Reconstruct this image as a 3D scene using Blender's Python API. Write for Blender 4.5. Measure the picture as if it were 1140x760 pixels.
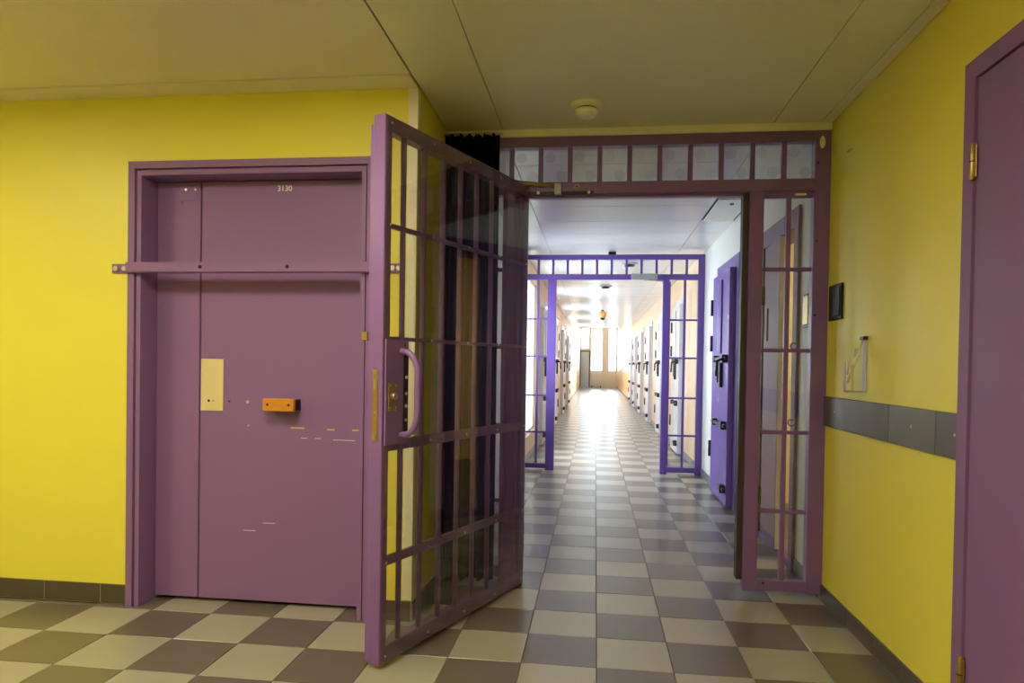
import bpy, bmesh, math, random
from mathutils import Vector, Matrix
random.seed(7)
for o in list(bpy.data.objects):
    bpy.data.objects.remove(o, do_unlink=True)
scene = bpy.context.scene
COL = scene.collection

# ------------------------------------------------------------------ camera
F_PX, YAW, PITCH, ROLL = 762.78, -0.1207, -0.0140, 0.0156
cam_d = bpy.data.cameras.new('camera')
cam = bpy.data.objects.new('camera', cam_d)
COL.objects.link(cam)
fw = Vector((math.sin(YAW) * math.cos(PITCH), math.cos(YAW) * math.cos(PITCH), math.sin(PITCH)))
ri = Vector((math.cos(YAW), -math.sin(YAW), 0))
up = ri.cross(fw)
r2 = ri * math.cos(ROLL) + up * math.sin(ROLL)
u2 = -ri * math.sin(ROLL) + up * math.cos(ROLL)
m = Matrix((r2, u2, -fw)).transposed().to_4x4()
m.translation = Vector((-0.0255, -3.316, 1.1932))
cam.matrix_world = m
cam_d.sensor_width = 36
cam_d.lens = F_PX / 1140 * 36
cam_d.shift_y = (416.07 - 380) / 1140
cam_d.clip_start = 0.02
cam_d.clip_end = 200
scene.camera = cam

# ------------------------------------------------------------------ world, exposure
SKY = 15.0
world = bpy.data.worlds.new('overcast_sky')
scene.world = world
world.use_nodes = True
bg = world.node_tree.nodes['Background']
bg.inputs[0].default_value = (0.80, 0.90, 1.0, 1)
bg.inputs[1].default_value = SKY
vs = scene.view_settings
vs.view_transform = 'Standard'
vs.look = 'None'
vs.gamma = 1
vs.exposure = 0.0
vs.use_curve_mapping = False
HALL_LAMP = (1.0, 0.90, 0.62)
HALL_POWER = 35.0
ROOM_POWER = 40.0

def portal(loc, normal, w, h):
    """marks a window opening for the sky's light (gives off nothing itself)"""
    d = bpy.data.lights.new('sky_portal', 'AREA')
    d.shape = 'RECTANGLE'; d.size = w; d.size_y = h
    d.cycles.is_portal = True
    o = bpy.data.objects.new('sky_portal', d)
    COL.objects.link(o)
    o.location = loc
    o.rotation_euler = Vector(normal).to_track_quat('-Z', 'Y').to_euler()
    return o

# ------------------------------------------------------------------ materials
def mat(name, color, rough=0.5, metal=0.0, var=0.08, vscale=6.0, bump=0.0, bscale=60.0, spec=0.5, rvar=0.03, objvar=0.0, streak=None, coat=0.0):
    M = bpy.data.materials.new(name)
    M.use_nodes = True
    N, L = M.node_tree.nodes, M.node_tree.links
    b = N['Principled BSDF']
    b.inputs['Metallic'].default_value = metal
    b.inputs['Specular IOR Level'].default_value = spec
    b.inputs['Coat Weight'].default_value = coat
    b.inputs['Coat Roughness'].default_value = 0.15
    tc = N.new('ShaderNodeTexCoord')
    src = tc.outputs['Object']
    nz = N.new('ShaderNodeTexNoise')
    nz.inputs['Scale'].default_value = vscale
    nz.inputs['Detail'].default_value = 2
    if streak:
        mp = N.new('ShaderNodeMapping'); mp.inputs['Scale'].default_value = streak
        L.new(src, mp.inputs['Vector']); L.new(mp.outputs[0], nz.inputs['Vector'])
    else:
        L.new(src, nz.inputs['Vector'])
    mr = N.new('ShaderNodeMapRange')
    mr.inputs['To Min'].default_value = 1 - var
    mr.inputs['To Max'].default_value = 1 + var
    L.new(nz.outputs['Fac'], mr.inputs['Value'])
    fac = mr.outputs[0]
    if objvar:
        oi = N.new('ShaderNodeObjectInfo')
        m2 = N.new('ShaderNodeMapRange')
        m2.inputs['To Min'].default_value = 1 - objvar
        m2.inputs['To Max'].default_value = 1 + objvar
        L.new(oi.outputs['Random'], m2.inputs['Value'])
        mu = N.new('ShaderNodeMath'); mu.operation = 'MULTIPLY'
        L.new(fac, mu.inputs[0]); L.new(m2.outputs[0], mu.inputs[1])
        fac = mu.outputs[0]
    vm = N.new('ShaderNodeVectorMath'); vm.operation = 'SCALE'
    vm.inputs[0].default_value = color
    L.new(fac, vm.inputs['Scale'])
    L.new(vm.outputs[0], b.inputs['Base Color'])
    r = N.new('ShaderNodeMapRange')
    r.inputs['To Min'].default_value = max(0.02, rough - rvar)
    r.inputs['To Max'].default_value = min(1, rough + rvar)
    n2 = N.new('ShaderNodeTexNoise'); n2.inputs['Scale'].default_value = vscale * 2.3
    L.new(src, n2.inputs['Vector'])
    L.new(n2.outputs['Fac'], r.inputs['Value'])
    L.new(r.outputs[0], b.inputs['Roughness'])
    if bump:
        n3 = N.new('ShaderNodeTexNoise'); n3.inputs['Scale'].default_value = bscale
        n3.inputs['Detail'].default_value = 3
        L.new(src, n3.inputs['Vector'])
        bp = N.new('ShaderNodeBump'); bp.inputs['Strength'].default_value = bump
        bp.inputs['Distance'].default_value = 0.01
        L.new(n3.outputs['Fac'], bp.inputs['Height'])
        L.new(bp.outputs[0], b.inputs['Normal'])
    return M

def glass(name, tint=(0.96, 0.96, 0.94), rough=0.02, ior=1.5):
    """thin clear sheet: passes light straight through, mirrors by Fresnel"""
    M = bpy.data.materials.new(name)
    M.use_nodes = True
    N, L = M.node_tree.nodes, M.node_tree.links
    N.remove(N['Principled BSDF'])
    out = N['Material Output']
    t = N.new('ShaderNodeBsdfTransparent'); t.inputs[0].default_value = (*tint, 1)
    g = N.new('ShaderNodeBsdfGlossy'); g.inputs['Roughness'].default_value = rough
    f0 = ((ior - 1) / (ior + 1)) ** 2          # Schlick's Fresnel, same from both faces of the sheet
    ge = N.new('ShaderNodeNewGeometry')
    dt = N.new('ShaderNodeVectorMath'); dt.operation = 'DOT_PRODUCT'
    L.new(ge.outputs['Incoming'], dt.inputs[0]); L.new(ge.outputs['Normal'], dt.inputs[1])
    def op(o, a, b=None):
        n = N.new('ShaderNodeMath'); n.operation = o
        for k, v in enumerate((a, b)):
            if v is None: continue
            if isinstance(v, (int, float)): n.inputs[k].default_value = v
            else: L.new(v, n.inputs[k])
        return n.outputs[0]
    f5 = op('POWER', op('SUBTRACT', 1.0, op('ABSOLUTE', dt.outputs['Value'])), 5.0)
    fr = op('ADD', f0, op('MULTIPLY', 1 - f0, f5))
    mx = N.new('ShaderNodeMixShader')
    L.new(fr, mx.inputs[0]); L.new(t.outputs[0], mx.inputs[1]); L.new(g.outputs[0], mx.inputs[2])
    L.new(mx.outputs[0], out.inputs[0])
    return M

def lamp_mat(name, color, strength):
    M = bpy.data.materials.new(name)
    M.use_nodes = True
    b = M.node_tree.nodes['Principled BSDF']
    b.inputs['Base Color'].default_value = (0.8, 0.8, 0.8, 1)
    b.inputs['Emission Color'].default_value = (*color, 1)
    b.inputs['Emission Strength'].default_value = strength
    return M

YELLOW = mat('yellow_wall_paint', (0.80, 0.72, 0.075), 0.45, var=0.03, vscale=1.5, rvar=.01)
WHITE = mat('white_wall_paint', (0.78, 0.77, 0.70), 0.5, var=0.04, vscale=2, bump=0.04)
PEACH = mat('peach_wall_paint', (0.82, 0.56, 0.34), 0.45, var=0.05, vscale=2)
CREAM = mat('cream_wall_paint', (0.82, 0.72, 0.50), 0.5, var=0.04, vscale=2)
PURPLE = mat('purple_steel_paint', (0.205, 0.105, 0.30), 0.36, var=0.05, vscale=3, rvar=.01)
PURPLE_D = mat('purple_door_paint', (0.235, 0.125, 0.30), 0.52, spec=0.35, var=0.03, vscale=1.5, rvar=.01)
VIOLET = mat('violet_gate_paint', (0.15, 0.08, 0.36), 0.36, var=0.06, vscale=4)
VIOLET_D = mat('violet_door_paint', (0.22, 0.13, 0.50), 0.26, var=0.05, vscale=3)
PALE_D = mat('pale_cell_door_paint', (0.66, 0.62, 0.66), 0.3, var=0.04, vscale=3)
TILE_L = mat('light_beige_tile', (0.345, 0.32, 0.25), 0.28, var=0.05, vscale=2.5, objvar=0.06, rvar=0)
TILE_D = mat('dark_taupe_tile', (0.135, 0.110, 0.088), 0.28, var=0.05, vscale=2.5, objvar=0.08, rvar=0)
TILE_B = mat('dark_skirting_tile', (0.085, 0.066, 0.045), 0.42, var=0.12, vscale=12, objvar=0.05)
GROUT = mat('floor_grout', (0.16, 0.14, 0.11), 0.85, var=0.15, vscale=30)
GROUT_L = mat('skirting_grout', (0.42, 0.38, 0.28), 0.85, var=0.1, vscale=30)
CEIL = mat('cream_ceiling_panel', (0.78, 0.75, 0.58), 0.42, var=0.04, vscale=2)
CEIL_C = mat('grey_white_ceiling_plank', (0.66, 0.66, 0.66), 0.24, var=0.04, vscale=2, rvar=0.04)
JOINT = mat('dark_joint', (0.10, 0.09, 0.06), 0.8)
CREAMT = mat('cream_trim_paint', (0.84, 0.80, 0.60), 0.4, var=0.05)
GREYB = mat('grey_bumper_board', (0.105, 0.097, 0.090), 0.40, var=0.18, vscale=5, streak=(1, 3, 1))
GREYB2 = mat('worn_grey_bumper_board', (0.140, 0.131, 0.120), 0.38, var=0.25, vscale=6)
BLACK = mat('black_plastic', (0.012, 0.012, 0.012), 0.5, spec=0.2)
IRON = mat('dark_iron', (0.03, 0.028, 0.035), 0.4, metal=0.6)
CLOTH = mat('black_curtain_cloth', (0.004, 0.004, 0.0045), 0.95, spec=0.05, bump=0.2, bscale=250)
BRASS = mat('worn_brass', (0.45, 0.33, 0.13), 0.35, metal=0.9, var=0.2, vscale=40)
PALEM = mat('pale_wire', (0.80, 0.76, 0.62), 0.3, var=0.05)
STEEL = mat('bare_steel', (0.55, 0.53, 0.48), 0.32, metal=0.95, var=0.1)
GREYM = mat('grey_metal_paint', (0.42, 0.42, 0.42), 0.4, var=0.06)
BEIGEP = mat('beige_strike_plate', (0.70, 0.58, 0.30), 0.5, var=0.05)
ORANGE = mat('orange_varnished_wood', (0.62, 0.25, 0.025), 0.35, var=0.18, vscale=14, streak=(1, 6, 6))
OCHRE = mat('ochre_paint_mark', (0.62, 0.46, 0.14), 0.6)
WHITEP = mat('white_plastic', (0.78, 0.76, 0.70), 0.4, var=0.03)
NUMBER = mat('white_number_print', (0.75, 0.74, 0.66), 0.5)
AMBER = mat('amber_plastic', (0.80, 0.38, 0.10), 0.3)
PALEBLUE = mat('pale_blue_door_paint', (0.55, 0.66, 0.80), 0.35)
DISC = glass('frosted_disc', (0.955, 0.955, 0.95), 0.15, 1.5)
PLEXI = glass('clear_acrylic', (0.93, 0.93, 0.91), 0.015, 1.75)
WINGLASS = glass('window_glass', (0.95, 0.97, 0.97), 0.0, 1.45)
LAMP_HALL = lamp_mat('warm_lamp_diffuser', HALL_LAMP, HALL_POWER)
LAMP_ROOM = lamp_mat('room_lamp_diffuser', (1.0, 0.80, 0.48), ROOM_POWER)

# ------------------------------------------------------------------ geometry helpers
ORG = {}
CACHE = {}
def tag(o, label=None, cat=None, group=None, kind=None):
    if label: o['label'] = label
    if cat: o['category'] = cat
    if group: o['group'] = group
    if kind: o['kind'] = kind
    return o

def link(name, me, loc, parent=None, rot=None):
    o = bpy.data.objects.new(name, me)
    COL.objects.link(o)
    org = ORG.get(parent, Vector((0, 0, 0)))
    if parent is not None:
        o.parent = parent
    o.location = Vector(loc) - org
    if rot: o.rotation_euler = rot
    ORG[o] = Vector(loc)
    return o

def thing(name, label, cat, loc=(0, 0, 0), rotz=None, group=None, kind=None):
    o = bpy.data.objects.new(name, None)
    COL.objects.link(o)
    o.empty_display_size = 0.05
    o.location = loc
    if rotz is not None:
        o.rotation_euler = (0, 0, rotz)
        ORG[o] = Vector((0, 0, 0))
    else:
        ORG[o] = Vector(loc)
    return tag(o, label, cat, group, kind)

def mesh_of(bm, name, mt, smooth=False):
    me = bpy.data.meshes.new(name)
    bmesh.ops.recalc_face_normals(bm, faces=bm.faces)
    bm.to_mesh(me); bm.free()
    for k in (mt if isinstance(mt, (list, tuple)) else [mt]):
        me.materials.append(k)
    if smooth:
        for p in me.polygons: p.use_smooth = True
    return me

def box_mesh(dx, dy, dz, mt, bev):
    key = ('b', round(dx, 4), round(dy, 4), round(dz, 4), mt.name, bev)
    if key in CACHE: return CACHE[key]
    bm = bmesh.new()
    bmesh.ops.create_cube(bm, size=1)
    bmesh.ops.scale(bm, vec=(dx, dy, dz), verts=bm.verts)
    if bev:
        bmesh.ops.bevel(bm, geom=list(bm.edges), offset=min(bev, dx * .3, dy * .3, dz * .3), segments=1, affect='EDGES', profile=0.5)
    CACHE[key] = mesh_of(bm, 'box', mt)
    return CACHE[key]

def box(name, x, y, z, mt, parent=None, bev=0.002):
    return link(name, box_mesh(x[1] - x[0], y[1] - y[0], z[1] - z[0], mt, bev),
                ((x[0] + x[1]) / 2, (y[0] + y[1]) / 2, (z[0] + z[1]) / 2), parent)

def boxes(name, lst, mt, parent=None, bev=0.0):
    """one solid piece made of several boxes (an L or U profile, a wall with openings)"""
    bm = bmesh.new()
    c = Vector((sum(b[0][0] + b[0][1] for b in lst) / (2 * len(lst)), sum(b[1][0] + b[1][1] for b in lst) / (2 * len(lst)), min(b[2][0] for b in lst)))
    for x, y, z in lst:
        r = bmesh.ops.create_cube(bm, size=1)
        vs_ = r['verts']
        bmesh.ops.scale(bm, vec=(x[1] - x[0], y[1] - y[0], z[1] - z[0]), verts=vs_)
        bmesh.ops.translate(bm, vec=Vector(((x[0] + x[1]) / 2, (y[0] + y[1]) / 2, (z[0] + z[1]) / 2)) - c, verts=vs_)
    if bev:
        bmesh.ops.bevel(bm, geom=list(bm.edges), offset=bev, segments=1, affect='EDGES', profile=0.5)
    return link(name, mesh_of(bm, name, mt), c, parent)

def cyl(name, c, r, h, axis, mt, parent=None, seg=16, r2=None, bev=0.0):
    key = ('c', round(r, 4), round(h, 4), axis, mt.name, seg, r2, bev)
    if key not in CACHE:
        bm = bmesh.new()
        bmesh.ops.create_cone(bm, cap_ends=True, segments=seg, radius1=r, radius2=r if r2 is None else r2, depth=h)
        if bev:
            es = [e for e in bm.edges if abs(e.verts[0].co.z - e.verts[1].co.z) < 1e-6]
            bmesh.ops.bevel(bm, geom=es, offset=bev, segments=2, affect='EDGES', profile=0.5)
        if axis == 'x': bmesh.ops.rotate(bm, matrix=Matrix.Rotation(math.pi / 2, 3, 'Y'), verts=bm.verts)
        if axis == 'y': bmesh.ops.rotate(bm, matrix=Matrix.Rotation(-math.pi / 2, 3, 'X'), verts=bm.verts)
        me = mesh_of(bm, 'cyl', mt)
        for p in me.polygons: p.use_smooth = len(p.vertices) == 4
        CACHE[key] = me
    return link(name, CACHE[key], c, parent)

def tube(name, pts, r, mt, parent=None, seg=10):
    """round bar swept along points"""
    pts = [Vector(p) for p in pts]
    c = pts[0].copy()
    bm = bmesh.new()
    rings = []
    prev = None
    for i, p in enumerate(pts):
        t = (pts[min(i + 1, len(pts) - 1)] - pts[max(i - 1, 0)]).normalized()
        if prev is None:
            a = Vector((0, 0, 1)) if abs(t.z) < .9 else Vector((1, 0, 0))
            n = t.cross(a).normalized()
        else:
            n = (prev - t * prev.dot(t)).normalized()
        prev = n
        b = t.cross(n)
        rings.append([bm.verts.new(p - c + (n * math.cos(k * 2 * math.pi / seg) + b * math.sin(k * 2 * math.pi / seg)) * r) for k in range(seg)])
    for A, B in zip(rings, rings[1:]):
        for k in range(seg):
            bm.faces.new((A[k], A[(k + 1) % seg], B[(k + 1) % seg], B[k]))
    bm.faces.new(rings[0]); bm.faces.new(rings[-1])
    me = mesh_of(bm, name, mt)
    for p in me.polygons: p.use_smooth = len(p.vertices) == 4
    return link(name, me, c, parent)

def lathe(name, prof, loc, mt, parent=None, seg=28, axis='z', flip=False):
    bm = bmesh.new()
    rings = []
    for r, h in prof:
        rings.append([bm.verts.new((r * math.cos(k * 2 * math.pi / seg), r * math.sin(k * 2 * math.pi / seg), h)) for k in range(seg)])
    for A, B in zip(rings, rings[1:]):
        for k in range(seg):
            bm.faces.new((A[k], A[(k + 1) % seg], B[(k + 1) % seg], B[k]))
    bm.faces.new(rings[0]); bm.faces.new(rings[-1])
    if axis == 'x': bmesh.ops.rotate(bm, matrix=Matrix.Rotation(math.pi / 2, 3, 'Y'), verts=bm.verts)
    return link(name, mesh_of(bm, name, mt, True), loc, parent)

def torus(name, c, R, r, axis, mt, parent=None, a0=0.0, a1=2 * math.pi, n=18):
    pts = []
    for k in range(n + 1):
        a = a0 + (a1 - a0) * k / n
        u, v = R * math.cos(a), R * math.sin(a)
        pts.append(Vector(c) + Vector({'x': (0, u, v), 'y': (u, 0, v), 'z': (u, v, 0)}[axis]))
    return tube(name, pts, r, mt, parent, 8)

def screw(c, axis, parent, r=0.006, mt=None):
    return cyl('screw', c, r, 0.004, axis, mt or STEEL, parent, 10, bev=0.001)

# ------------------------------------------------------------------ dimensions
XR, XL = 1.155, -0.85          # right wall face, left corridor wall face
YW = -0.25                     # face of the wall with the double door
ZH, ZC = 2.455, 2.47           # hall / corridor ceilings
GY = 0.40                      # near gate plane
FY = 4.45                      # far gate plane
YA, YE = 20.0, 34.0            # start of the tall bright hall, end wall
XW, YB = -4.7, -6.2            # outer bounds of the hall
ZA = 3.45
T = 0.30

# ------------------------------------------------------------------ floor
floor = boxes('floor', [((XW, XR + .1), (YB, YW + .3), (-.12, -.006)), ((XL - .1, XR + .1), (YW + .3, YE), (-.12, -.006)), ((XR + .1, 3.9), (0.1, 3.0), (-.12, 0.0))], GROUT)
tag(floor, 'checkered floor of beige and dark taupe square tiles', 'floor', kind='structure')
def tile_ok(i, j):
    x0, x1, y0, y1 = i * T, (i + 1) * T, j * T, (j + 1) * T
    return x1 > XW and x0 < XR and y1 > YB and y0 < YE
near, far = [], []
for j in range(-21, 114):
    for i in range(-16, 4):
        x0, x1, y0, y1 = i * T, (i + 1) * T, j * T, (j + 1) * T
        x1 = min(x1, XR - .002)
        x0 = max(x0, XW)
        y1 = min(y1, YE)
        if y1 - y0 < .02: continue
        if y0 >= YW - .06:                      # inside the gateway and the corridor
            if x1 <= -2.3: continue
            if x1 <= XL and y0 >= YW + .1: continue
            if x0 < XL and y0 >= YW + .1: x0 = XL
        if x1 - x0 < .02: continue
        dist = math.hypot((x0 + x1) / 2 + .0255, (y0 + y1) / 2 + 3.316)
        vis = (j >= -4 and -11 <= i and dist < 14.0)
        (near if vis else far).append((dist, i, j, x0, x1, y0, y1))
near.sort()
far += near[300:]
near = near[:300]
G = 0.0016
for d, i, j, x0, x1, y0, y1 in near:
    mt = TILE_L if (i + j) % 2 == 0 else TILE_D
    o = box('tile', (x0 + G, x1 - G), (y0 + G, y1 - G), (-.010, 0.0), mt, floor, 0.0012)
bm = bmesh.new()
for d, i, j, x0, x1, y0, y1 in far:
    r = bmesh.ops.create_cube(bm, size=1)
    bmesh.ops.scale(bm, vec=(x1 - x0 - 2 * G, y1 - y0 - 2 * G, .01), verts=r['verts'])
    bmesh.ops.translate(bm, vec=((x0 + x1) / 2, (y0 + y1) / 2, -.005), verts=r['verts'])
    for f_ in {f_ for v in r['verts'] for f_ in v.link_faces}:
        f_.material_index = 0 if (i + j) % 2 == 0 else 1
tag(link('distant_tiles', mesh_of(bm, 'distant_tiles', [TILE_L, TILE_D]), (0, 0, 0), floor), kind='stuff')

# ------------------------------------------------------------------ walls
def wall_y(name, y, x0, x1, z1, mt, label, openings=(), thick=0.2, back=1):
    """wall lying along X whose visible face is at y; back=+1: body extends to +Y"""
    ya, yb = (y, y + thick) if back > 0 else (y - thick, y)
    lst = []; cur = x0
    for a, b, c, d in sorted(openings):
        if a > cur: lst.append(((cur, a), (ya, yb), (0, z1)))
        if c > 0: lst.append(((a, b), (ya, yb), (0, c)))
        if d < z1: lst.append(((a, b), (ya, yb), (d, z1)))
        cur = b
    if x1 > cur: lst.append(((cur, x1), (ya, yb), (0, z1)))
    return tag(boxes(name, lst, mt), label, 'wall', kind='structure')

def wall_x(name, x, y0, y1, z1, mt, label, openings=(), thick=0.12, back=1):
    xa, xb = (x, x + thick) if back > 0 else (x - thick, x)
    lst = []; cur = y0
    for a, b, c, d in sorted(openings):
        if a > cur: lst.append(((xa, xb), (cur, a), (0, z1)))
        if c > 0: lst.append(((xa, xb), (a, b), (0, c)))
        if d < z1: lst.append(((xa, xb), (a, b), (d, z1)))
        cur = b
    if y1 > cur: lst.append(((xa, xb), (cur, y1), (0, z1)))
    return tag(boxes(name, lst, mt), label, 'wall', kind='structure')

DX0, DX1, DZ1 = -2.19, -1.10, 2.085         # double door opening
wall_y('wall_left', YW, XW, XL, 2.62, YELLOW, 'bright yellow wall around the purple double door',
       [(DX0, DX1, 0, DZ1)])
wall_x('wall_return', XL, YW + .2, GY + .10, 2.62, YELLOW, 'short yellow return wall behind the open barred gate', back=-1, thick=0.12)
wall_x('wall_right', XR, YB, GY + .02, 2.62, YELLOW, 'yellow wall with a dark grey band right of the gate')
wall_y('wall_back', YB, XW, XR, 2.62, YELLOW, 'yellow wall closing the hall opposite the gate', back=-1)
wall_x('wall_hall_side', XW, YB, YW, 2.62, YELLOW, 'yellow side wall of the hall far left', back=-1)

ADDEDW = (3.45, 4.30, 0.85, 2.10)  # opening for an added, unseen window that daylights the right corridor wall
CWL = [(4.95, 6.25, 0.30, 2.30)] + [(a, a + 1.3, 0.9, 2.25) for a in (8.0, 11.2, 14.4, 17.6)]
wall_x('wall_corridor_left', XL, GY + .10, FY + .06, 2.62, WHITE, 'white wall left of the corridor between the two gates', [ADDEDW], back=-1)
wall_x('wall_corridor_left_far', XL, FY + .06, YA, 2.62, PEACH, 'peach wall with cell doors left of the far corridor', CWL, back=-1)
D3 = (0.935, 1.70, 0.0, 2.05)
wall_x('wall_corridor_right', XR, GY + .02, FY + .06, 2.62, WHITE, 'white wall right of the corridor between the two gates', [D3])
wall_x('wall_corridor_right_far', XR, FY + .06, YA, 2.62, PEACH, 'peach wall with cell doors right of the far corridor')
# tall bright hall at the corridor's end: windows on three sides
ASIDE = [(YA + .5 + k * 2.2, YA + .5 + k * 2.2 + 1.9, 0.95, 3.2) for k in range(3)]
wall_x('wall_atrium_left', XL, YA, YE, ZA + .15, PEACH, 'sunlit peach wall, far end left', back=-1)
wall_x('wall_atrium_right', XR, YA, YE, ZA + .15, PEACH, 'sunlit peach wall with windows, far end right', ASIDE)
EW = [(-0.80, -0.36, 2.10, 3.2), (-0.28, 0.36, 0.9, 3.2), (0.66, 1.10, 0.9, 3.2)]
wall_y('wall_end', YE, XL, XR, ZA + .15, WHITE, 'pale wall with tall windows closing the corridor', EW)
wall_y('wall_step', YA, XL, XR, ZA + .15, WHITE, 'white step where the corridor ceiling rises', [(XL + .001, XR - .001, 0, 2.5)], thick=.08, back=-1)

# ------------------------------------------------------------------ windows
NW = [0]
def window_in_x(x, y0, y1, z0, z1, side, label, bars=1):
    NW[0] += 1
    w = thing('window_%d' % NW[0], label, 'window', (x, (y0 + y1) / 2, z0), kind='structure')
    t = .045
    xa, xb = x - .03, x + .03
    box('window_frame', (xa, xb), (y0, y0 + t), (z0, z1), WHITEP, w)
    box('window_frame', (xa, xb), (y1 - t, y1), (z0, z1), WHITEP, w)
    box('window_frame', (xa, xb), (y0 + t, y1 - t), (z0, z0 + t), WHITEP, w)
    box('window_frame', (xa, xb), (y0 + t, y1 - t), (z1 - t, z1), WHITEP, w)
    n = bars + 1
    step = (y1 - y0) / n
    for k in range(n):
        a, b = y0 + k * step, y0 + (k + 1) * step
        box('pane', (x - .003, x + .003), (a + t * .8, b - t * .8), (z0 + t, z1 - t), WINGLASS, w, 0)
        if k: box('mullion', (xa, xb), (a - .02, a + .02), (z0 + t, z1 - t), WHITEP, w)
    portal((x + side * .09, (y0 + y1) / 2, (z0 + z1) / 2), (-side, 0, 0), y1 - y0, z1 - z0)
def window_in_y(y, x0, x1, z0, z1, label):
    NW[0] += 1
    w = thing('window_%d' % NW[0], label, 'window', ((x0 + x1) / 2, y, z0), kind='structure')
    t = .04
    box('window_frame', (x0, x0 + t), (y - .03, y + .03), (z0, z1), WHITEP, w)
    box('window_frame', (x1 - t, x1), (y - .03, y + .03), (z0, z1), WHITEP, w)
    box('window_frame', (x0 + t, x1 - t), (y - .03, y + .03), (z0, z0 + t), WHITEP, w)
    box('window_frame', (x0 + t, x1 - t), (y - .03, y + .03), (z1 - t, z1), WHITEP, w)
    box('pane', (x0 + t, x1 - t), (y - .003, y + .003), (z0 + t, z1 - t), WINGLASS, w, 0)
    portal(((x0 + x1) / 2, y + .09, (z0 + z1) / 2), (0, -1, 0), x1 - x0, z1 - z0)
ords = ['first', 'second', 'third', 'fourth', 'fifth', 'sixth']
window_in_x(XL - .06, *ADDEDW, -1, 'added out-of-view window lighting the corridor between the two gates')
for k, c in enumerate(CWL):
    window_in_x(XL - .06, *c, -1, 'white framed window in the left cell corridor wall, %s beyond the violet gate' % ords[k])
for k, c in enumerate(ASIDE):
    window_in_x(XR + .06, *c, 1, 'tall sunlit window, far end right wall, %s from the corridor' % ords[k])
window_in_y(YE + .1, *EW[0], 'bright fanlight window above the pale blue end door')
window_in_y(YE + .1, *EW[1], 'tall bright window straight ahead above the radiator')
window_in_y(YE + .1, *EW[2], 'narrow bright window at right of the end wall')

# ------------------------------------------------------------------ ceilings
ch = boxes('ceiling', [((XW, XR + .1), (YB, YW), (ZH + .012, ZH + .12)), ((XL - .05, XR + .1), (YW, GY + .10), (ZH + .012, ZH + .12))], JOINT)
tag(ch, 'cream panelled ceiling of the hall before the gate', 'ceiling', kind='structure')
g = .002
for x0, x1 in ((XL + .006, -.54), (-.54, .862), (.862, 1.098), (1.098, XR - .001)):
    box('panel', (x0 + g, x1 - g), (-1.75, GY - .04), (ZH - .002 if x1 < 1.1 else ZH - .006, ZH + .012), CEIL, ch, .0015)
    box('panel', (x0 + g, x1 - g), (YB, -1.754), (ZH - .002, ZH + .012), CEIL, ch, .0015)
box('panel', (XW, XL - .001), (YW - .125, YW - .001), (ZH - .008, ZH + .012), CEIL, ch, .0015)
for a, b in ((-3.0, YW - .131), (YB, -3.004)):
    for x0, x1 in ((XW, -2.9), (-2.9, XL + .001)):
        box('panel', (x0 + g, x1 - g), (a, b), (ZH, ZH + .012), CEIL, ch, .0015)

cc = boxes('ceiling_corridor', [((XL - .1, XR + .1), (GY + .10, YA), (ZC + .012, ZC + .12))], JOINT)
tag(cc, 'glossy white plank ceiling of the long corridor', 'ceiling', kind='structure')
y = GY + .10; k = 0
while y < YA - .01:
    y1 = min(y + .58, YA)
    box('plank', (-.552, .866), (y + g, y1 - g), (ZC, ZC + .012), CEIL_C, cc, .002)
    y = y1
y = GY + .10
HATCH = (2.02, 2.82)
while y < YA - .01:
    y1 = min(y + 2.9, YA)
    box('edge_strip', (XL, -.556), (y + g, y1 - g), (ZC - .002, ZC + .012), CEIL_C, cc, .002)
    for a, b in (((y, min(y1, HATCH[0])), (max(y, HATCH[1]), y1)) if y < HATCH[0] < y1 else ((y, y1),)):
        if b - a > .02: box('edge_strip', (.870, XR), (a + g, b - g), (ZC - .002, ZC + .012), CEIL_C, cc, .002)
    y = y1
h = box('access_hatch', (.885, 1.13), (HATCH[0] + .012, HATCH[1] - .012), (ZC - .010, ZC + .008), WHITEP, cc, .003)
cyl('latch', (1.0, 2.16, ZC - .012), .016, .014, 'z', IRON, h, 12)
ca = boxes('ceiling_atrium', [((XL - .1, XR + .1), (YA - .08, YE + .2), (ZA + .12, ZA + .25))], WHITE)
tag(ca, 'higher white ceiling over the bright far end', 'ceiling', kind='structure')

# cream beam over the near gate, corner bead
tag(boxes('trim_1', [((XL + .002, XR - .002), (GY - .045, GY - .02), (2.415, 2.455)), ((XL + .002, XR - .002), (GY - .02, GY + .10), (2.425, 2.455))], CREAMT, bev=.003),
    'cream cover strip across the ceiling above the barred gate', 'trim', kind='structure')
tag(boxes('trim_2', [((XL - .042, XL + .004), (YW - .005, YW), (.10, ZH - .01)), ((XL, XL + .004), (YW, YW + .04), (.10, ZH - .01))], CREAMT, bev=.001),
    'tall cream guard strip on the yellow wall corner', 'trim', kind='structure')

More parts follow.
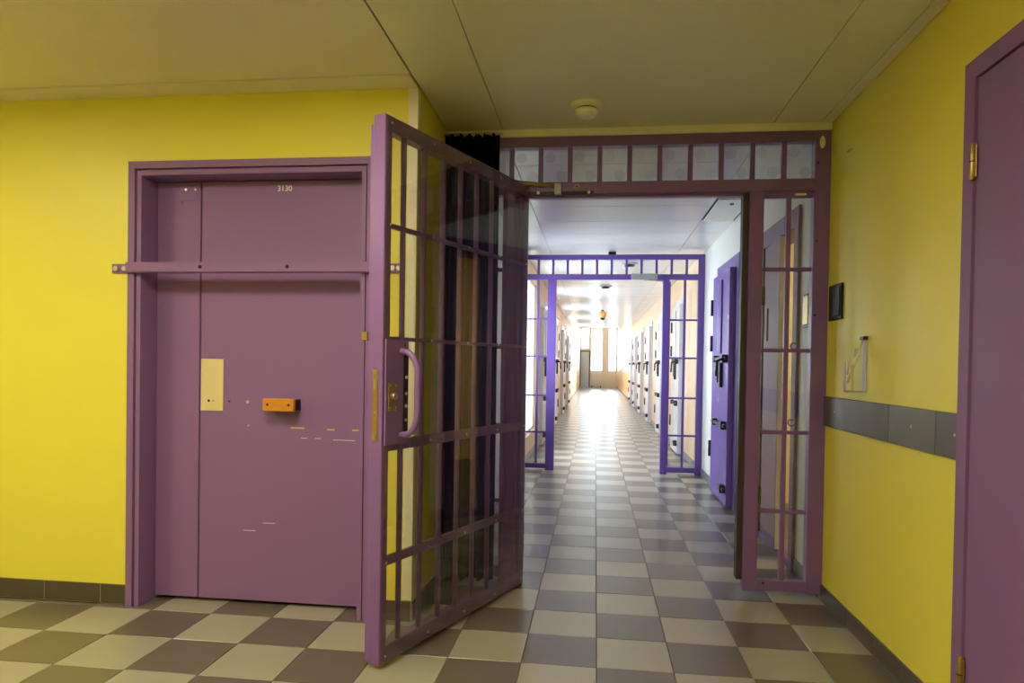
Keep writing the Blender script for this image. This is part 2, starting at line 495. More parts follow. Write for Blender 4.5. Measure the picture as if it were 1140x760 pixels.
# ------------------------------------------------------------------ skirting
def skirt_y(name, y, x0, x1, label, h=.095):
    b = box(name, (x0, x1), (y - .007, y), (0, h - .003), GROUT_L, None, 0)
    tag(b, label, 'baseboard', kind='structure')
    xs = [x0]
    k = math.ceil((x0 + .02) / T)
    while k * T < x1 - .02: xs.append(k * T); k += 1
    xs.append(x1)
    for a, c in zip(xs, xs[1:]):
        box('tile', (a + .0025, c - .0025), (y - .011, y - .001), (.004, h), TILE_B, b, .0015)
def skirt_x(name, x, y0, y1, side, label, h=.085, mt=TILE_B, step=T):
    xa, xb = (x - .007, x) if side > 0 else (x, x + .007)
    b = box(name, (xa, xb), (y0, y1), (0, h - .003), GROUT_L, None, 0)
    tag(b, label, 'baseboard', kind='structure')
    xa, xb = (x - .011, x - .001) if side > 0 else (x + .001, x + .011)
    ys = [y0]; k = math.ceil((y0 + .02) / step)
    while k * step < y1 - .02: ys.append(k * step); k += 1
    ys.append(y1)
    for a, c in zip(ys, ys[1:]):
        box('tile', (xa, xb), (a + .002, c - .002), (.004, h), mt, b, .0015)
SK_C = mat('grey_skirting_tile', (0.20, 0.20, 0.19), 0.35, var=0.1, vscale=10, objvar=0.05)
skirt_y('baseboard_left', YW, XW, -2.26, 'dark brown tiled skirting left of the double door')
skirt_y('baseboard_corner', YW, -1.03, XL, 'short dark tiled skirting between double door and wall corner')
skirt_x('baseboard_return', XL, YW, GY - .03, -1, 'dark tiled skirting of the short return wall')
skirt_x('baseboard_right', XR, -0.975, GY - .03, 1, 'dark tiled skirting along the right yellow wall')
skirt_x('baseboard_corridor_near', XR, GY + .04, .85, 1, 'dark tiled skirting behind the barred side panel')
skirt_x('baseboard_corridor_mid', XR, 1.89, 2.5, 1, 'grey tiled skirting between the two corridor doors', mt=SK_C)
skirt_x('baseboard_corridor_far', XR, 3.72, FY - .02, 1, 'grey tiled skirting next to the violet gate', mt=SK_C)
skirt_x('baseboard_cell_right', XR, FY + .06, YE, 1, 'grey tiled skirting along the right cell doors', mt=SK_C, step=1.2)
skirt_x('baseboard_cell_left', XL, FY + .06, YE, -1, 'grey tiled skirting along the left cell doors', mt=SK_C, step=1.2)

tag(boxes('sky_block_behind_door', [((-2.6, -.97), (.35, .45), (0, 2.62)), ((-2.7, -2.6), (YW + .2, .45), (0, 2.62)), ((-2.7, -.97), (YW + .2, .45), (2.5, 2.62)), ((-2.7, -.97), (YW + .2, .45), (-.12, 0))], WHITE),  # added unseen box that stops sky light leaking past the door
    'added unseen closure behind the purple double door, keeping sky light out', 'wall', kind='structure')

# ------------------------------------------------------------------ door_1 : purple double door
d1 = thing('door_1', 'purple steel double door numbered 3130 in the yellow wall', 'door', ((DX0 + DX1) / 2, YW, 0), kind='structure')
def frame_profile(outer, inner, sx):   # jamb with a groove
    a, b = outer, inner
    w = abs(b - a)
    s = 1 if b > a else -1
    def rg(p, q): return (min(a + s * p, a + s * q), max(a + s * p, a + s * q))
    return boxes('jamb', [(rg(0, .033), (YW - .030, YW + .02), (0, 2.132)), (rg(.031, .045), (YW - .012, YW + .02), (0, 2.10)), (rg(.043, .064), (YW - .024, YW + .15), (0, 2.088))], PURPLE_D, d1)
frame_profile(-2.253, DX0, 1)
frame_profile(-1.037, DX1, -1)
boxes('head', [((-2.22, -1.07), (YW - .030, YW + .02), (2.098, 2.132)), ((-2.21, -1.08), (YW - .012, YW + .02), (2.086, 2.10)), ((-2.19, -1.10), (YW - .024, YW + .15), (2.066, 2.088))], PURPLE_D, d1)
YD = YW + .095
def slab(name, x0, x1):
    return box(name, (x0, x1), (YD, YD + .05), (.018, 2.064), PURPLE_D, d1, .003)
l1 = slab('leaf', -2.186, -1.959)
l2 = slab('leaf', -1.9525, -1.104)
box('cover_plate', (-2.062, -1.975), (YD - .003, YD), (1.97, 2.045), BEIGEP if False else PURPLE_D, l1, .001)
for xx, zz in ((-2.035, 2.025), (-1.985, 2.025)): screw((xx, YD - .004, zz), 'y', l1, .006)
tube('crack', [(-2.045, YD - .001, 2.02), (-2.06, YD - .001, 1.985), (-2.055, YD - .001, 1.955)], .0018, IRON, l1, 6)
sp = box('strike_plate', (-1.948, -1.831), (YD - .004, YD), (.943, 1.197), BEIGEP, l2, .001)
cyl('keyhole', (-1.905, YD - .0045, .992), .006, .003, 'y', BLACK, sp, 10)
cyl('keyhole', (-1.882, YD - .0045, .992), .003, .003, 'y', BLACK, sp, 10)
hb = box('handle_block', (-1.59, -1.436), (YD - .078, YD - .052), (.953, 1.013), ORANGE, l2, .003)
tag(hb, 'orange wooden pull block')
box('spacer', (-1.585, -1.434), (YD - .054, YD), (.957, 1.009), BLACK, hb, .002)
for xx in (-1.565, -1.46): cyl('screw', (xx, YD - .0785, .984), .006, .003, 'y', IRON, hb, 10)
cyl('plug', (-1.705, YD - .001, .99), .008, .004, 'y', OCHRE, l2, 12)
cyl('plug', (-1.80, YD - .001, .99), .005, .003, 'y', IRON, l2, 10)
cyl('plug', (-1.70, YD - .001, .875), .005, .003, 'y', OCHRE, l2, 10)
for x0, x1, zz, tl in ((-1.483, -1.415, .866, 0), (-1.30, -1.262, .862, 0), (-1.175, -1.14, .862, 0)):
    box('paint_mark', (x0, x1), (YD - .0008, YD), (zz, zz + .007), OCHRE, l2, 0)
for x0, x1, zz in ((-1.43, -1.40, .82), (-1.36, -1.33, .82), (-1.27, -1.16, .815), (-1.62, -1.56, .40), (-1.72, -1.66, .36)):
    box('paint_mark', (x0, x1), (YD - .0006, YD), (zz, zz + .0025), CREAMT, l2, 0)
def text(name, s, size, loc, rot, mt, parent):
    cu = bpy.data.curves.new(name, 'FONT')
    cu.body = s; cu.size = size; cu.align_x = 'CENTER'; cu.extrude = .0004; cu.offset = .0005
    t = bpy.data.objects.new(name, cu)
    COL.objects.link(t)
    bpy.context.view_layer.update()
    me = bpy.data.meshes.new_from_object(t.evaluated_get(bpy.context.evaluated_depsgraph_get()))
    bpy.data.objects.remove(t, do_unlink=True)
    me.materials.clear(); me.materials.append(mt)
    return link(name, me, loc, parent, rot)
tag(text('door_number', '3130', .038, (-1.527, YD - .001, 2.012 - 0.0), (math.pi / 2, 0, 0), NUMBER, l2), 'white door number 3130')

# security bar bolted across the double door
sb = thing('security_bar', 'mauve steel bar bolted across the purple double door', 'bar', (-1.62, YW, 1.60))
boxes('rail', [((-2.245, -1.0), (YW - .056, YW - .050), (1.604, 1.648)), ((-2.245, -1.0), (YW - .050, YW - .030), (1.600, 1.607)), ((-2.245, -1.0), (YW - .050, YW - .030), (1.644, 1.650))], PURPLE_D, sb)
for x0, x1, bx_ in ((-2.35, -2.22, (-2.328, -2.283)), (-1.03, -.905, (-.955, -.925))):
    p = boxes('end_plate', [((x0, x1), (YW - .008, YW), (1.603, 1.647)), ((-2.25 if x0 < -2 else -1.03, -2.22 if x0 < -2 else -1.0), (YW - .05, YW - .006), (1.606, 1.644))], IRON if False else PURPLE_D, sb)
    for b_ in bx_: cyl('bolt', (b_, YW - .012, 1.625), .0135, .010, 'y', STEEL, p, 12, bev=.003)
for xx in (-1.868, -1.44): cyl('hole', (xx, YW - .0565, 1.626), .009, .002, 'y', BLACK, sb, 12)

# ------------------------------------------------------------------ door_2 : purple door at the right edge
d2 = thing('door_2', 'plain purple door with brass hinge at the right edge', 'door', (XR, -1.5, 0), kind='structure')
yo, yi = -.975, -1.035
boxes('jamb', [((XR - .032, XR), (yi, yo), (0, 2.16)), ((XR - .022, XR), (yi - .012, yi), (0, 2.10))], PURPLE_D, d2)
boxes('jamb', [((XR - .032, XR), (-2.08, -2.02), (0, 2.16))], PURPLE_D, d2)
boxes('head', [((XR - .032, XR), (-2.02, yi), (2.10, 2.16))], PURPLE_D, d2)
lf = box('leaf', (XR - .026, XR - .001), (-2.016, yi - .014), (.01, 2.095), PURPLE_D, d2, .002)
for zz in (1.84, .25):
    hg = cyl('hinge', (XR - .036, yi - .004, zz), .009, .115, 'z', BRASS, d2, 12, bev=.002)
    box('hinge_leaf', (XR - .034, XR - .030), (yi - .02, yi + .012), (zz - .05, zz + .05), BRASS, hg, .001)
    cyl('knuckle', (XR - .036, yi - .004, zz), .0098, .004, 'z', IRON, hg, 12)
box('handle', (XR - .075, XR - .055), (-1.98, -1.86), (1.02, 1.04), STEEL, lf, .004)
cyl('rose', (XR - .04, -1.965, 1.03), .022, .032, 'x', STEEL, lf, 16)

# grey bumper band
tr = box('trim_3', (XR - .004, XR), (yo + .003, GY - .035), (.906, 1.055), GREYB, None, 0)
tag(tr, 'dark grey bumper band along the right yellow wall', 'trim', kind='structure')
box('board', (XR - .014, XR - .004), (yo + .003, -.80), (.905, 1.056), GREYB, tr, .002)
box('board', (XR - .014, XR - .004), (-.798, -.42), (.905, 1.056), GREYB2, tr, .002)
box('board', (XR - .014, XR - .004), (-.418, GY - .035), (.905, 1.056), GREYB, tr, .002)
for yy in (-.93, -.62, .2): cyl('screw', (XR - .0145, yy, .985), .006, .003, 'x', STEEL, tr, 10)

# items on the right wall
wp = thing('wall_plate', 'flat black rectangular wall plate on the yellow wall beside the gate', 'wall plate', (XR, .24, 1.437))
box('frame', (XR - .012, XR), (.150, .330), (1.437, 1.612), BLACK, wp, .003)
box('face', (XR - .016, XR - .011), (.166, .314), (1.455, 1.594), mat('dark_green_plastic', (.012, .016, .011), .5, spec=0.2), wp, .002)
hk = thing('wall_bracket', 'bent steel bracket sticking out of the yellow wall above the grey band', 'bracket', (XR, -.135, 1.09))
box('back_strap', (XR - .006, XR), (-.155, -.120), (1.095, 1.335), GREYM, hk, .001)
box('top_tab', (XR - .020, XR), (-.160, -.115), (1.325, 1.340), IRON, hk, .002)
boxes('base_arm', [((XR - .088, XR - .004), (-.150, -.125), (1.094, 1.099))], STEEL, hk, .001)
tube('brace', [(XR - .010, -.130, 1.330), (XR - .072, -.130, 1.135)], .0045, PALEM, hk, 8)
tube('brace', [(XR - .050, -.112, 1.285), (XR - .058, -.112, 1.240), (XR - .068, -.112, 1.17)], .0035, PALEM, hk, 8)
box('spring', (XR - .046, XR - .028), (-.132, -.126), (1.25, 1.285), GREYM, hk, .001)
box('front_lip', (XR - .090, XR - .086), (-.150, -.125), (1.094, 1.225), GREYM, hk, .001)
box('inner_lip', (XR - .058, XR - .054), (-.148, -.128), (1.098, 1.215), OCHRE, hk, .001)
tube('wall_hook', [(XR - .0, .10, 2.235), (XR - .018, .10, 2.22), (XR - .02, .085, 2.212), (XR - .004, .06, 2.222)], .003, OCHRE)
tag(bpy.data.objects['wall_hook'], 'tiny bent wire hook high on the right yellow wall', 'hook')

# smoke detector
sd = thing('smoke_detector', 'round cream smoke detector on the hall ceiling before the gate', 'smoke detector', (-.09, .03, ZH))
lathe('base', [(.0785, 0.0), (.079, -.012), (.070, -.022), (.02, -.023)], (-.09, .03, ZH - .002), CREAMT, sd)
lathe('collar', [(.052, -.020), (.054, -.028), (.054, -.030)], (-.09, .03, ZH - .002), JOINT, sd)
lathe('head', [(.055, -.028), (.056, -.040), (.046, -.056), (.02, -.060)], (-.09, .03, ZH - .002), CREAMT, sd)
cyl('indicator', (-.075, -.012, ZH - .054), .008, .008, 'z', WHITEP, sd, 12)

# ------------------------------------------------------------------ near gate : fixed frame
gf = thing('barred_gate', 'dark purple barred gate frame with glazed transom, nearest the camera', 'gate', (.15, GY, 0))
ya, yb = GY - .03, GY + .03
box('post', (1.075, XR - .001), (ya, yb), (.028, 2.42), PURPLE, gf, .003)
box('post', (.757, .828), (ya, yb), (.03, 2.11), PURPLE, gf, .003)
box('door_stop', (.728, .757), (GY - .004, GY + .06), (.08, 2.11), mat('dark_stop_paint', (.05, .03, .035), .5), gf, .003)
box('post', (-.535, -.400), (ya, yb), (0, 2.11), PURPLE, gf, .003)
box('post', (XL + .002, XL + .06), (ya, yb), (0, 2.42), PURPLE, gf, .003)
box('top_rail', (XL + .06, 1.075), (ya, yb), (2.362, 2.42), PURPLE, gf, .003)
box('transom_rail', (XL + .06, 1.075), (ya, yb), (2.108, 2.172), PURPLE, gf, .003)
box('head_stop', (-.40, .757), (GY - .0, GY + .045), (2.095, 2.110), PURPLE, gf, .002)
tb = [-.494 + .158 * k for k in range(-2, 10)]
for x in tb:
    box('transom_bar', (x - .0125, x + .0125), (GY - .014, GY + .014), (2.172, 2.362), PURPLE, gf, .002)
edges = [XL + .06] + tb + [1.075]
for a, b in zip(edges, edges[1:]):
    if b - a < .05: continue
    x0, x1 = (a + .0125 if a in tb else a), (b - .0125 if b in tb else b)
    p = box('pane', (x0, x1), (GY + .014, GY + .018), (2.172, 2.362), PLEXI, gf, 0)
    if x1 < -.5: continue
    for cx, cz in ((x0 + .038, 2.318), (x0 + (x1 - x0) * .72, 2.215)):
        cyl('disc', (cx, GY + .0125, cz), .029, .0015, 'y', DISC, p, 24)
# side panel right of the doorway
box('bottom_rail', (.828, 1.075), (ya, yb), (.035, .088), PURPLE, gf, .003)
box('upper_rail', (.828, 1.075), (GY - .015, GY + .015), (2.078, 2.108), PURPLE, gf, .002)
box('side_bar', (.945, .969), (GY - .012, GY + .012), (.088, 2.078), PURPLE, gf, .002)
for z in (1.708, 1.287, .861, .447):
    box('cross_bar', (.828, 1.075), (GY - .010, GY + .010), (z - .010, z + .010), PURPLE, gf, .002)
box('pane', (.830, 1.073), (GY + .013, GY + .017), (.09, 2.076), PLEXI, gf, 0)
box('label_strip', (.985, 1.04), (GY - .018, GY - .014), (2.088, 2.098), CREAMT, gf, .001)
torus('ring', (.995, GY - .016, 1.310), .017, .0045, 'y', PURPLE, gf)
torus('hook', (.990, GY - .016, .915), .017, .0045, 'y', PURPLE, gf, math.pi * .35, math.pi * 1.75)
for x, z in ((1.09, 2.25), (1.09, 1.85), (1.09, 1.47), (.86, .075)): cyl('hole', (x, ya - .0005, z), .006, .003, 'y', BLACK, gf, 10)
# left fixed panel (behind the curtain)
box('bottom_rail', (XL + .06, -.535), (ya, yb), (.035, .088), PURPLE, gf, .003)
for x in (-.70, -.61): box('side_bar', (x - .012, x + .012), (GY - .012, GY + .012), (.088, 2.108), PURPLE, gf, .002)
for z in (1.708, 1.287, .861, .447): box('cross_bar', (XL + .06, -.535), (GY - .010, GY + .010), (z - .010, z + .010), PURPLE, gf, .002)
s_ = lathe('seal', [(.004, 0), (.016, .0005), (.016, .003), (.004, .0035)], (1.108, ya - .004, 2.353), CREAMT, gf, 20)
s_.rotation_euler = (math.pi / 2, 0, 0); s_.scale = (.85, 2.0, 1)
# stay arm from the leaf to the transom, washer
tube('stay_arm', [(-.50, GY - .075, 2.172), (-.43, GY - .060, 2.163), (-.25, GY - .040, 2.150)], .011, BRASS, gf, 10)
box('stay_bracket', (-.258, -.222), (GY - .056, ya), (2.102, 2.160), GREYM, gf, .003)
box('stay_plate', (-.40, -.05), (ya - .006, ya), (2.106, 2.122), IRON, gf, .001)
for xx in (-.345, -.075): cyl('screw', (xx, ya - .008, 2.114), .008, .006, 'y', STEEL, gf, 10)
torus('washer', (-.14, ya - .003, 2.148), .011, .004, 'y', BRASS, gf)

# ------------------------------------------------------------------ gate leaves
def gate_leaf(name, label, loc, rotz, mt, L=1.196, n=8, s0=.090, ds=.139, lock=True):
    lf = thing(name, label, 'gate', loc, rotz)
    y0, y1 = -.058, 0.0
    box('stile', (0, .05), (y0, y1), (.02, 2.145), mt, lf, .003)
    box('stile', (L - .044, L), (y0, y1), (.02, 2.145), mt, lf, .003)
    box('rebate_strip', (L - .044, L - .016), (y0 - .028, y0), (.02, 2.118), mt, lf, .002)
    box('rail', (.05, L - .044), (y0 + .01, y1), (2.086, 2.145), mt, lf, .003)
    box('rail', (.05, L - .044), (y0 + .01, y1), (.02, .085), mt, lf, .003)
    for z0, z1, d in ((.398, .434, .012), (.846, .890, .012), (1.279, 1.295, .012), (1.716, 1.734, .012)):
        box('cross_rail', (.05, L - .044), (-.022, -.003), (z0, z1), mt, lf, .002)
    for k in range(n):
        s = s0 + ds * k
        if s > L - .06: break
        cyl('bar', (s, -.014, 1.085), .0115, 2.002, 'z', mt, lf, 10)
    for z in (.3, 1.1, 1.95): cyl('hinge', (-.013, -.030, z), .012, .12, 'z', mt, lf, 12, bev=.003)
    if not lock: return lf
    pn = box('pane', (.012, L - .012), (.0015, .0055), (.03, 2.135), PLEXI, lf, 0)
    for z in (.05, .415, .868, 1.287, 1.725, 2.115):
        for k in range(5):
            s = .03 + (L - .06) * k / 4
            if .86 < z < 1.3 and k == 4: continue
            screw((s, .0075, z), 'y', pn, .005)
    lp = box('lock_plate', (L - .145, L - .004), (.006, .014), (.872, 1.282), PURPLE, lf, .002)
    box('edge_strip', (L - .142, L - .112), (.014, .017), (.905, 1.235), IRON, lp, .001)
    for z in (.965, 1.02, 1.07, 1.135): cyl('rivet', (L - .127, .018, z), .007, .005, 'y', STEEL, lp, 10, bev=.0015)
    es = box('escutcheon', (L - .068, L - .018), (.014, .018), (1.005, 1.115), BRASS, lf, .002)
    cyl('cylinder', (L - .043, .024, 1.062), .014, .018, 'y', STEEL, es, 16, bev=.003)
    for z in (1.017, 1.103):
        for s in (L - .061, L - .025): screw((s, .019, z), 'y', es, .003)
    pts = [(L - .098, .012, 1.240)]
    for k in range(15):
        a = math.pi * k / 14
        pts.append((L - .098 , .022 + .072 * min(1, math.sin(a) * 1.25) ** .8, 1.072 + .165 * math.cos(a)))
    pts.append((L - .098, .012, .904))
    tag(tube('pull_handle', pts, .0125, mat('handle_purple_paint', (.215, .11, .32), .3), lf, 12), 'bowed purple pull handle')
    lk = box('lock_face', (L, L + .003), (-.046, -.020), (.889, 1.166), BRASS, lf, .0005)
    box('latch_bolt', (L + .002, L + .006), (-.040, -.028), (1.09, 1.125), STEEL, lk, .001)
    for z in (.905, 1.0, 1.15): cyl('screw', (L + .0035, -.033, z), .004, .002, 'x', STEEL, lk, 8)
    box('keeper', (L - .040, L - .005), (y0 - .055, y0 - .026), (1.278, 1.312), BRASS, lf, .002)
    return lf
gate_leaf('barred_gate_leaf', 'open purple barred gate leaf with acrylic pane and bowed pull handle', (-.393, .343, 0), math.atan2(-.93, -.37), PURPLE)

# curtain
def curtain():
    x0, x1, z0, z1 = -.838, -.548, .04, 2.405
    nx, nz = 120, 24
    bm = bmesh.new()
    rows = []
    th = .004
    for side in (0, 1):
        gr = []
        for j in range(nz + 1):
            t = j / nz
            row = []
            for i in range(nx + 1):
                u = i / nx
                x = x0 + (x1 - x0) * u * (1 + .03 * (1 - t) * math.sin(3 * t))
                amp = .018 + .006 * (1 - t)
                yy = .285 + amp * math.sin(u * 2 * math.pi * 6.5 + .5 * math.sin(4 * t)) + .004 * math.sin(u * 40 + t * 5)
                z = z0 + (z1 - z0) * t
                if j == nz: z += .012 * abs(math.sin(u * 37)) - .006
                row.append(bm.verts.new((x, yy + (th if side else 0), z)))
            gr.append(row)
        rows.append(gr)
    for side in (0, 1):
        gr = rows[side]
        for j in range(nz):
            for i in range(nx):
                q = (gr[j][i], gr[j][i + 1], gr[j + 1][i + 1], gr[j + 1][i])
                bm.faces.new(q if side == 0 else q[::-1])
    A, B = rows
    for j in range(nz):
        for i in (0, nx):
            bm.faces.new((A[j][i], A[j + 1][i], B[j + 1][i], B[j][i]))
    for i in range(nx):
        for j in (0, nz):
            bm.faces.new((A[j][i], A[j][i + 1], B[j][i + 1], B[j][i]))
    return mesh_of(bm, 'curtain', CLOTH, True)
cu = thing('curtain', 'black gathered curtain hanging behind the open barred gate leaf', 'curtain', (-.69, .29, .04))
link('cloth', curtain(), (0, 0, 0), cu)
tube('curtain_rail', [(XL + .003, .287, 2.412), (-.53, .287, 2.412)], .006, STEEL, cu)

# ------------------------------------------------------------------ far gate
fg = thing('violet_gate', 'violet barred gate frame halfway down the corridor', 'gate', (.15, FY, 0))
ya2, yb2 = FY - .03, FY + .03
box('post', (XL + .002, XL + .045), (ya2, yb2), (0, 2.435), VIOLET, fg, .003)
box('post', (-.572, -.475), (ya2, yb2), (0.0, 2.155), VIOLET, fg, .003)
box('post', (.705, .775), (ya2, yb2), (0.0, 2.155), VIOLET, fg, .003)
box('post', (1.085, XR - .001), (ya2, yb2), (0, 2.435), VIOLET, fg, .003)
box('top_rail', (XL + .045, 1.085), (ya2, yb2), (2.380, 2.435), VIOLET, fg, .003)
box('transom_rail', (XL + .045, 1.085), (ya2, yb2), (2.155, 2.215), VIOLET, fg, .003)
fb = [-.68 + .164 * k for k in range(11)]
for x in fb: box('transom_bar', (x - .013, x + .013), (FY - .014, FY + .014), (2.215, 2.380), VIOLET, fg, .002)
ed = [XL + .045] + fb + [1.085]
for a, b in zip(ed, ed[1:]):
    box('pane', (a + .013, b - .013), (FY + .015, FY + .019), (2.215, 2.380), PLEXI, fg, 0)
for x0, x1, xb, p0 in ((XL + .045, -.572, -.68, .03), (.775, 1.085, .945, .03)):
    box('bottom_rail', (x0, x1), (ya2, yb2), (.022, .078), VIOLET, fg, .003)
    box('side_bar', (xb - .013, xb + .013), (FY - .013, FY + .013), (.078, 2.155), VIOLET, fg, .002)
    for z in (1.712, 1.29, .847, .43): box('cross_bar', (x0, x1), (FY - .010, FY + .010), (z - .010, z + .010), VIOLET, fg, .002)
    box('pane', (x0, x1), (FY + .016, FY + .020), (.08, 2.153), PLEXI, fg, 0)
dc = thing('door_closer', 'pale grey door closer box on the violet gate transom', 'door closer', (.5, FY - .03, 2.145))
box('body', (.355, .640), (FY - .085, FY - .030), (2.148, 2.216), GREYM, dc, .006)
box('arm_mount', (.640, .69), (FY - .075, FY - .030), (2.165, 2.20), VIOLET, dc, .004)
tube('arm', [(.50, FY - .06, 2.146), (.60, FY - .09, 2.138), (.70, FY - .04, 2.138)], .008, GREYM, dc)
gate_leaf('violet_gate_leaf', 'violet barred gate leaf folded back beside the right cell doors', (.742, FY + .085, 0), math.radians(86), VIOLET, L=1.16, lock=False)
box('sensor_box', (.10, .185), (FY - .02, FY + .06), (2.437, 2.468), IRON, None, .004)
tag(bpy.data.objects['sensor_box'], 'small dark box between ceiling and violet gate top rail', 'sensor')
for x, y, nm in ((.377, 5.33, 'first'), (.114, 7.74, 'second')):
    s = thing('ceiling_detector', 'dark flat ceiling detector, %s one beyond the violet gate' % nm, 'smoke detector', (x, y, ZC), group='detectors on the corridor ceiling')
    lathe('base', [(.10, 0), (.10, -.015), (.03, -.017)], (x, y, ZC - .001), GREYM, s, 20)
    lathe('head', [(.065, -.015), (.06, -.04), (.02, -.045)], (x, y, ZC - .001), IRON, s, 20)
al = thing('alarm_lamp', 'round amber lamp hanging from the corridor ceiling', 'lamp', (.12, 12.55, ZC))
lathe('globe', [(.02, 0.0), (.075, -.03), (.092, -.085), (.075, -.14), (.05, -.16)], (.12, 12.55, ZC - .02), AMBER, al, 24)
lathe('cap', [(.05, -.16), (.055, -.19), (.025, -.215)], (.12, 12.55, ZC - .02), IRON, al, 20)
cyl('stem', (.12, 12.55, ZC - .011), .03, .022, 'z', IRON, al, 12)

# ------------------------------------------------------------------ door_3 : first corridor door, ajar
d3 = thing('door_3', 'purple corridor door standing slightly ajar behind the barred side panel', 'door', (XR, 1.32, 0), kind='structure')
for y0, y1 in ((.862, D3[0] + .01), (D3[1] - .01, 1.872)):
    boxes('jamb', [((XR - .018, XR), (y0, y1), (0, 2.15)), ((XR - .018, XR + .12), ((y1 - .02, y1) if y0 < 1 else (y0, y0 + .02)), (0, 2.05))], PURPLE_D, d3)
box('head', (XR - .018, XR + .12), (D3[0] + .01, D3[1] - .01), (2.03, 2.15), PURPLE_D, d3, .002)
box('sill', (XR - .015, XR + .12), (.862, 1.872), (0, .045), PURPLE_D, d3, .003)
hy = D3[1] - .015
lw = .545
th3 = math.radians(4)
lfo = thing('leaf', None, None, (XR + .012, hy, 0), -math.pi / 2 - th3)
lfo.parent = d3; lfo.location = Vector((XR + .012, hy, 0)) - ORG[d3]
leaf3 = box('panel', (0, lw), (-.02, .025), (.05, 2.028), PURPLE_D, lfo, .003)
box('lit_edge', (lw, lw + .004), (-.018, .023), (.06, 2.02), CREAMT, lfo, .002)  # cream strip paints in room light catching the leaf's edge
box('bolt_plate', (.10, .17), (-.030, -.02), (1.38, 1.60), PURPLE_D, lfo, .003)
cyl('hinge', (.012, -.026, .3), .013, .13, 'z', IRON, lfo, 10)
cyl('hinge', (.012, -.026, 1.7), .013, .13, 'z', IRON, lfo, 10)
# lit room behind it
rm = boxes('wall_side_room', [((3.8, 3.9), (.1, 3.0), (0, 2.6)), ((XR + .12, 3.9), (3.0, 3.1), (0, 2.6)), ((XR + .12, 3.9), (.0, .1), (0, 2.6))], CREAM)
tag(rm, 'warm cream walls of the lit room behind the ajar purple door', 'wall', kind='structure')
tag(boxes('ceiling_side_room', [((XR + .12, 3.9), (0, 3.1), (2.5, 2.6))], WHITE), 'white ceiling of the lit side room', 'ceiling', kind='structure')
rl = thing('room_ceiling_lamp', 'flush ceiling lamp lighting the side room', 'lamp', (2.4, 1.6, 2.5))
box('housing', (2.1, 2.7), (1.3, 1.9), (2.46, 2.5), WHITEP, rl, .005)
box('diffuser', (2.13, 2.67), (1.33, 1.87), (2.45, 2.461), LAMP_ROOM, rl, .002)

ic = thing('wall_intercom', 'small framed metal plate on the corridor wall seen through the side panel', 'wall plate', (XR, .69, 1.43))
box('frame', (XR - .014, XR), (.635, .755), (1.425, 1.614), IRON, ic, .003)
box('face', (XR - .020, XR - .012), (.648, .742), (1.44, 1.60), BRASS, ic, .004)

# ------------------------------------------------------------------ cell doors
def cell_door(name, label, y, side, leaf_mt, frame_mt, w=.82, group=None, detail=True):
    """outward opening steel door lying proud of the wall; side +1 right wall, -1 left wall"""
    xw = XR if side > 0 else XL
    def X(p, q):
        a, b = xw - side * p, xw - side * q
        return (min(a, b), max(a, b))
    d = thing(name, label, 'door', (xw, y, 0), group=group, kind='structure')
    y0, y1 = y - w / 2, y + w / 2
    box('jamb', X(0, .022), (y0 - .11, y0 - .004), (0, 2.15), frame_mt, d, .003)
    box('jamb', X(0, .022), (y1 + .004, y1 + .11), (0, 2.15), frame_mt, d, .003)
    box('head', X(0, .022), (y0 - .004, y1 + .004), (2.045, 2.15), frame_mt, d, .003)
    l = box('leaf', X(.002, .072), (y0, y1), (.02, 2.04), leaf_mt, d, .004)
    box('window_slot', X(.072, .078), (y + .05, y + .12), (1.34, 1.95), IRON, l, .002)
    box('slot_cover', X(.072, .086), (y - .09, y + .045), (1.32, 1.97), leaf_mt, l, .003)
    for z in (1.27, .70, .16):
        bb = box('bolt', X(.085, .105), (y0 - .02, y + (.22 if z > .2 else -.15)), (z - .015, z + .015), IRON, d, .004)
        box('bolt_guide', X(.07, .115), (y0 + .05, y0 + .13), (z - .035, z + .035), IRON, bb, .004)
        if z > .2:
            box('bolt_guide', X(.07, .110), (y + .08, y + .14), (z - .03, z + .03), IRON, bb, .004)
    if detail:
        tube('bolt_handle', [(xw - side * .105, y0 + .02, 1.27), (xw - side * .16, y0 + .02, 1.25), (xw - side * .165, y0 + .02, 1.12)], .012, IRON, d, 8)
        box('hasp', X(.072, .10), (y - .16, y - .10), (1.02, 1.24), IRON, d, .004)
        box('hasp', X(.072, .10), (y - .04, y + .02), (1.06, 1.24), IRON, d, .004)
    for z in (.42, 1.42, 1.76):
        cyl('hinge', (xw - side * .076, y1 + .012, z), .017, .15, 'z', IRON, d, 10)
    return d
cell_door('door_4', 'violet steel cell door with bolts on the white corridor wall', 3.02, 1, VIOLET_D, VIOLET, .80)
n = 5
for k, y in enumerate((6.5, 9.1, 11.7, 14.3, 16.9, 19.2)):
    cell_door('door_%d' % n, 'pale cell door with dark bolts, right wall, %s beyond the violet gate' % ords[k], y, 1, PALE_D, PALE_D, group='cell doors of the far corridor', detail=k < 4); n += 1
for k, y in enumerate((7.1, 10.25, 13.45, 16.7)):
    cell_door('door_%d' % n, 'pale cell door with dark bolts, left wall, %s beyond the violet gate' % ords[k], y, -1, PALE_D, PALE_D, group='cell doors of the far corridor', detail=k < 4); n += 1
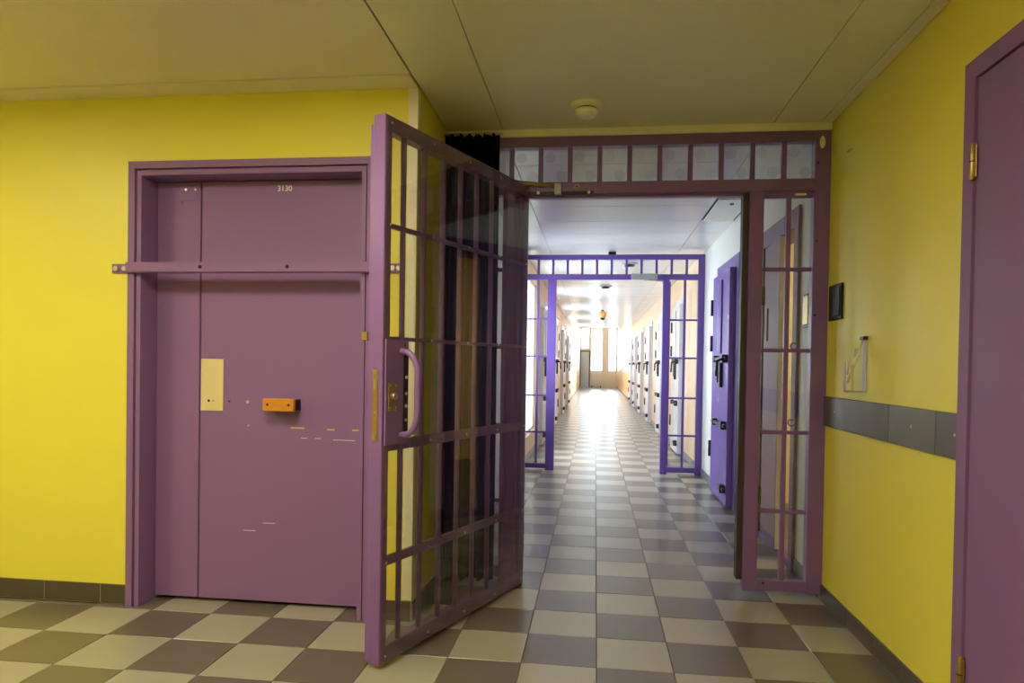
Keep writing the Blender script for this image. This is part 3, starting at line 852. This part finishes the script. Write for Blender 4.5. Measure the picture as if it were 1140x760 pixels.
bl = thing('bulkhead_lamp', 'amber bulkhead lamp high on the left cell corridor wall', 'lamp', (XL, 9.15, 2.36))
lathe('base', [(.10, 0), (.10, .03), (.06, .032)], (XL + .0, 9.15, 2.36), IRON, bl, 20, 'x')
lathe('globe', [(.085, .03), (.08, .08), (.05, .12), (.01, .13)], (XL + .0, 9.15, 2.36), AMBER, bl, 20, 'x')

# end of the corridor
ed_ = thing('door_%d' % n, 'pale blue door at the far left end of the corridor', 'door', (-.58, YE, 0), kind='structure')
box('jamb', (-.845, -.80), (YE - .03, YE), (0, 2.0), IRON, ed_); box('jamb', (-.36, -.315), (YE - .03, YE), (0, 2.0), IRON, ed_)
box('head', (-.80, -.36), (YE - .03, YE), (1.94, 2.0), IRON, ed_)
le = box('leaf', (-.798, -.362), (YE - .025, YE - .002), (.01, 1.938), PALEBLUE, ed_)
cyl('knob', (-.40, YE - .05, 1.0), .025, .05, 'y', STEEL, le, 12)
ra = thing('radiator', 'cream panel radiator below the end window', 'radiator', (.03, YE - .08, .1))
box('panel', (-.27, .35), (YE - .10, YE - .02), (.10, .82), WHITEP, ra, .01)
for k in range(9): box('fin', (-.255 + k * .068, -.255 + k * .068 + .03), (YE - .108, YE - .10), (.14, .78), WHITEP, ra, .003)
box('foot', (-.22, -.17), (YE - .08, YE - .03), (0, .10), IRON, ra, .003); box('foot', (.25, .30), (YE - .08, YE - .03), (0, .10), IRON, ra, .003)

# ------------------------------------------------------------------ hall ceiling lamps (out of the picture, before the gate)
for x, y, lab in ((-3.35, -1.75, 'left of the double door'), (-1.15, -1.75, 'in front of the double door'), (-2.4, -4.2, 'further back in the hall'), (-0.45, -3.4, 'nearest the viewer')):
    l = thing('ceiling_lamp', 'square flush ceiling lamp of the hall, %s' % lab, 'lamp', (x, y, ZH), group='hall ceiling lamps')
    box('housing', (x - .3, x + .3), (y - .3, y + .3), (ZH - .035, ZH - .003), WHITEP, l, .004)
    box('diffuser', (x - .28, x + .28), (y - .28, y + .28), (ZH - .040, ZH - .034), LAMP_HALL, l, .001)
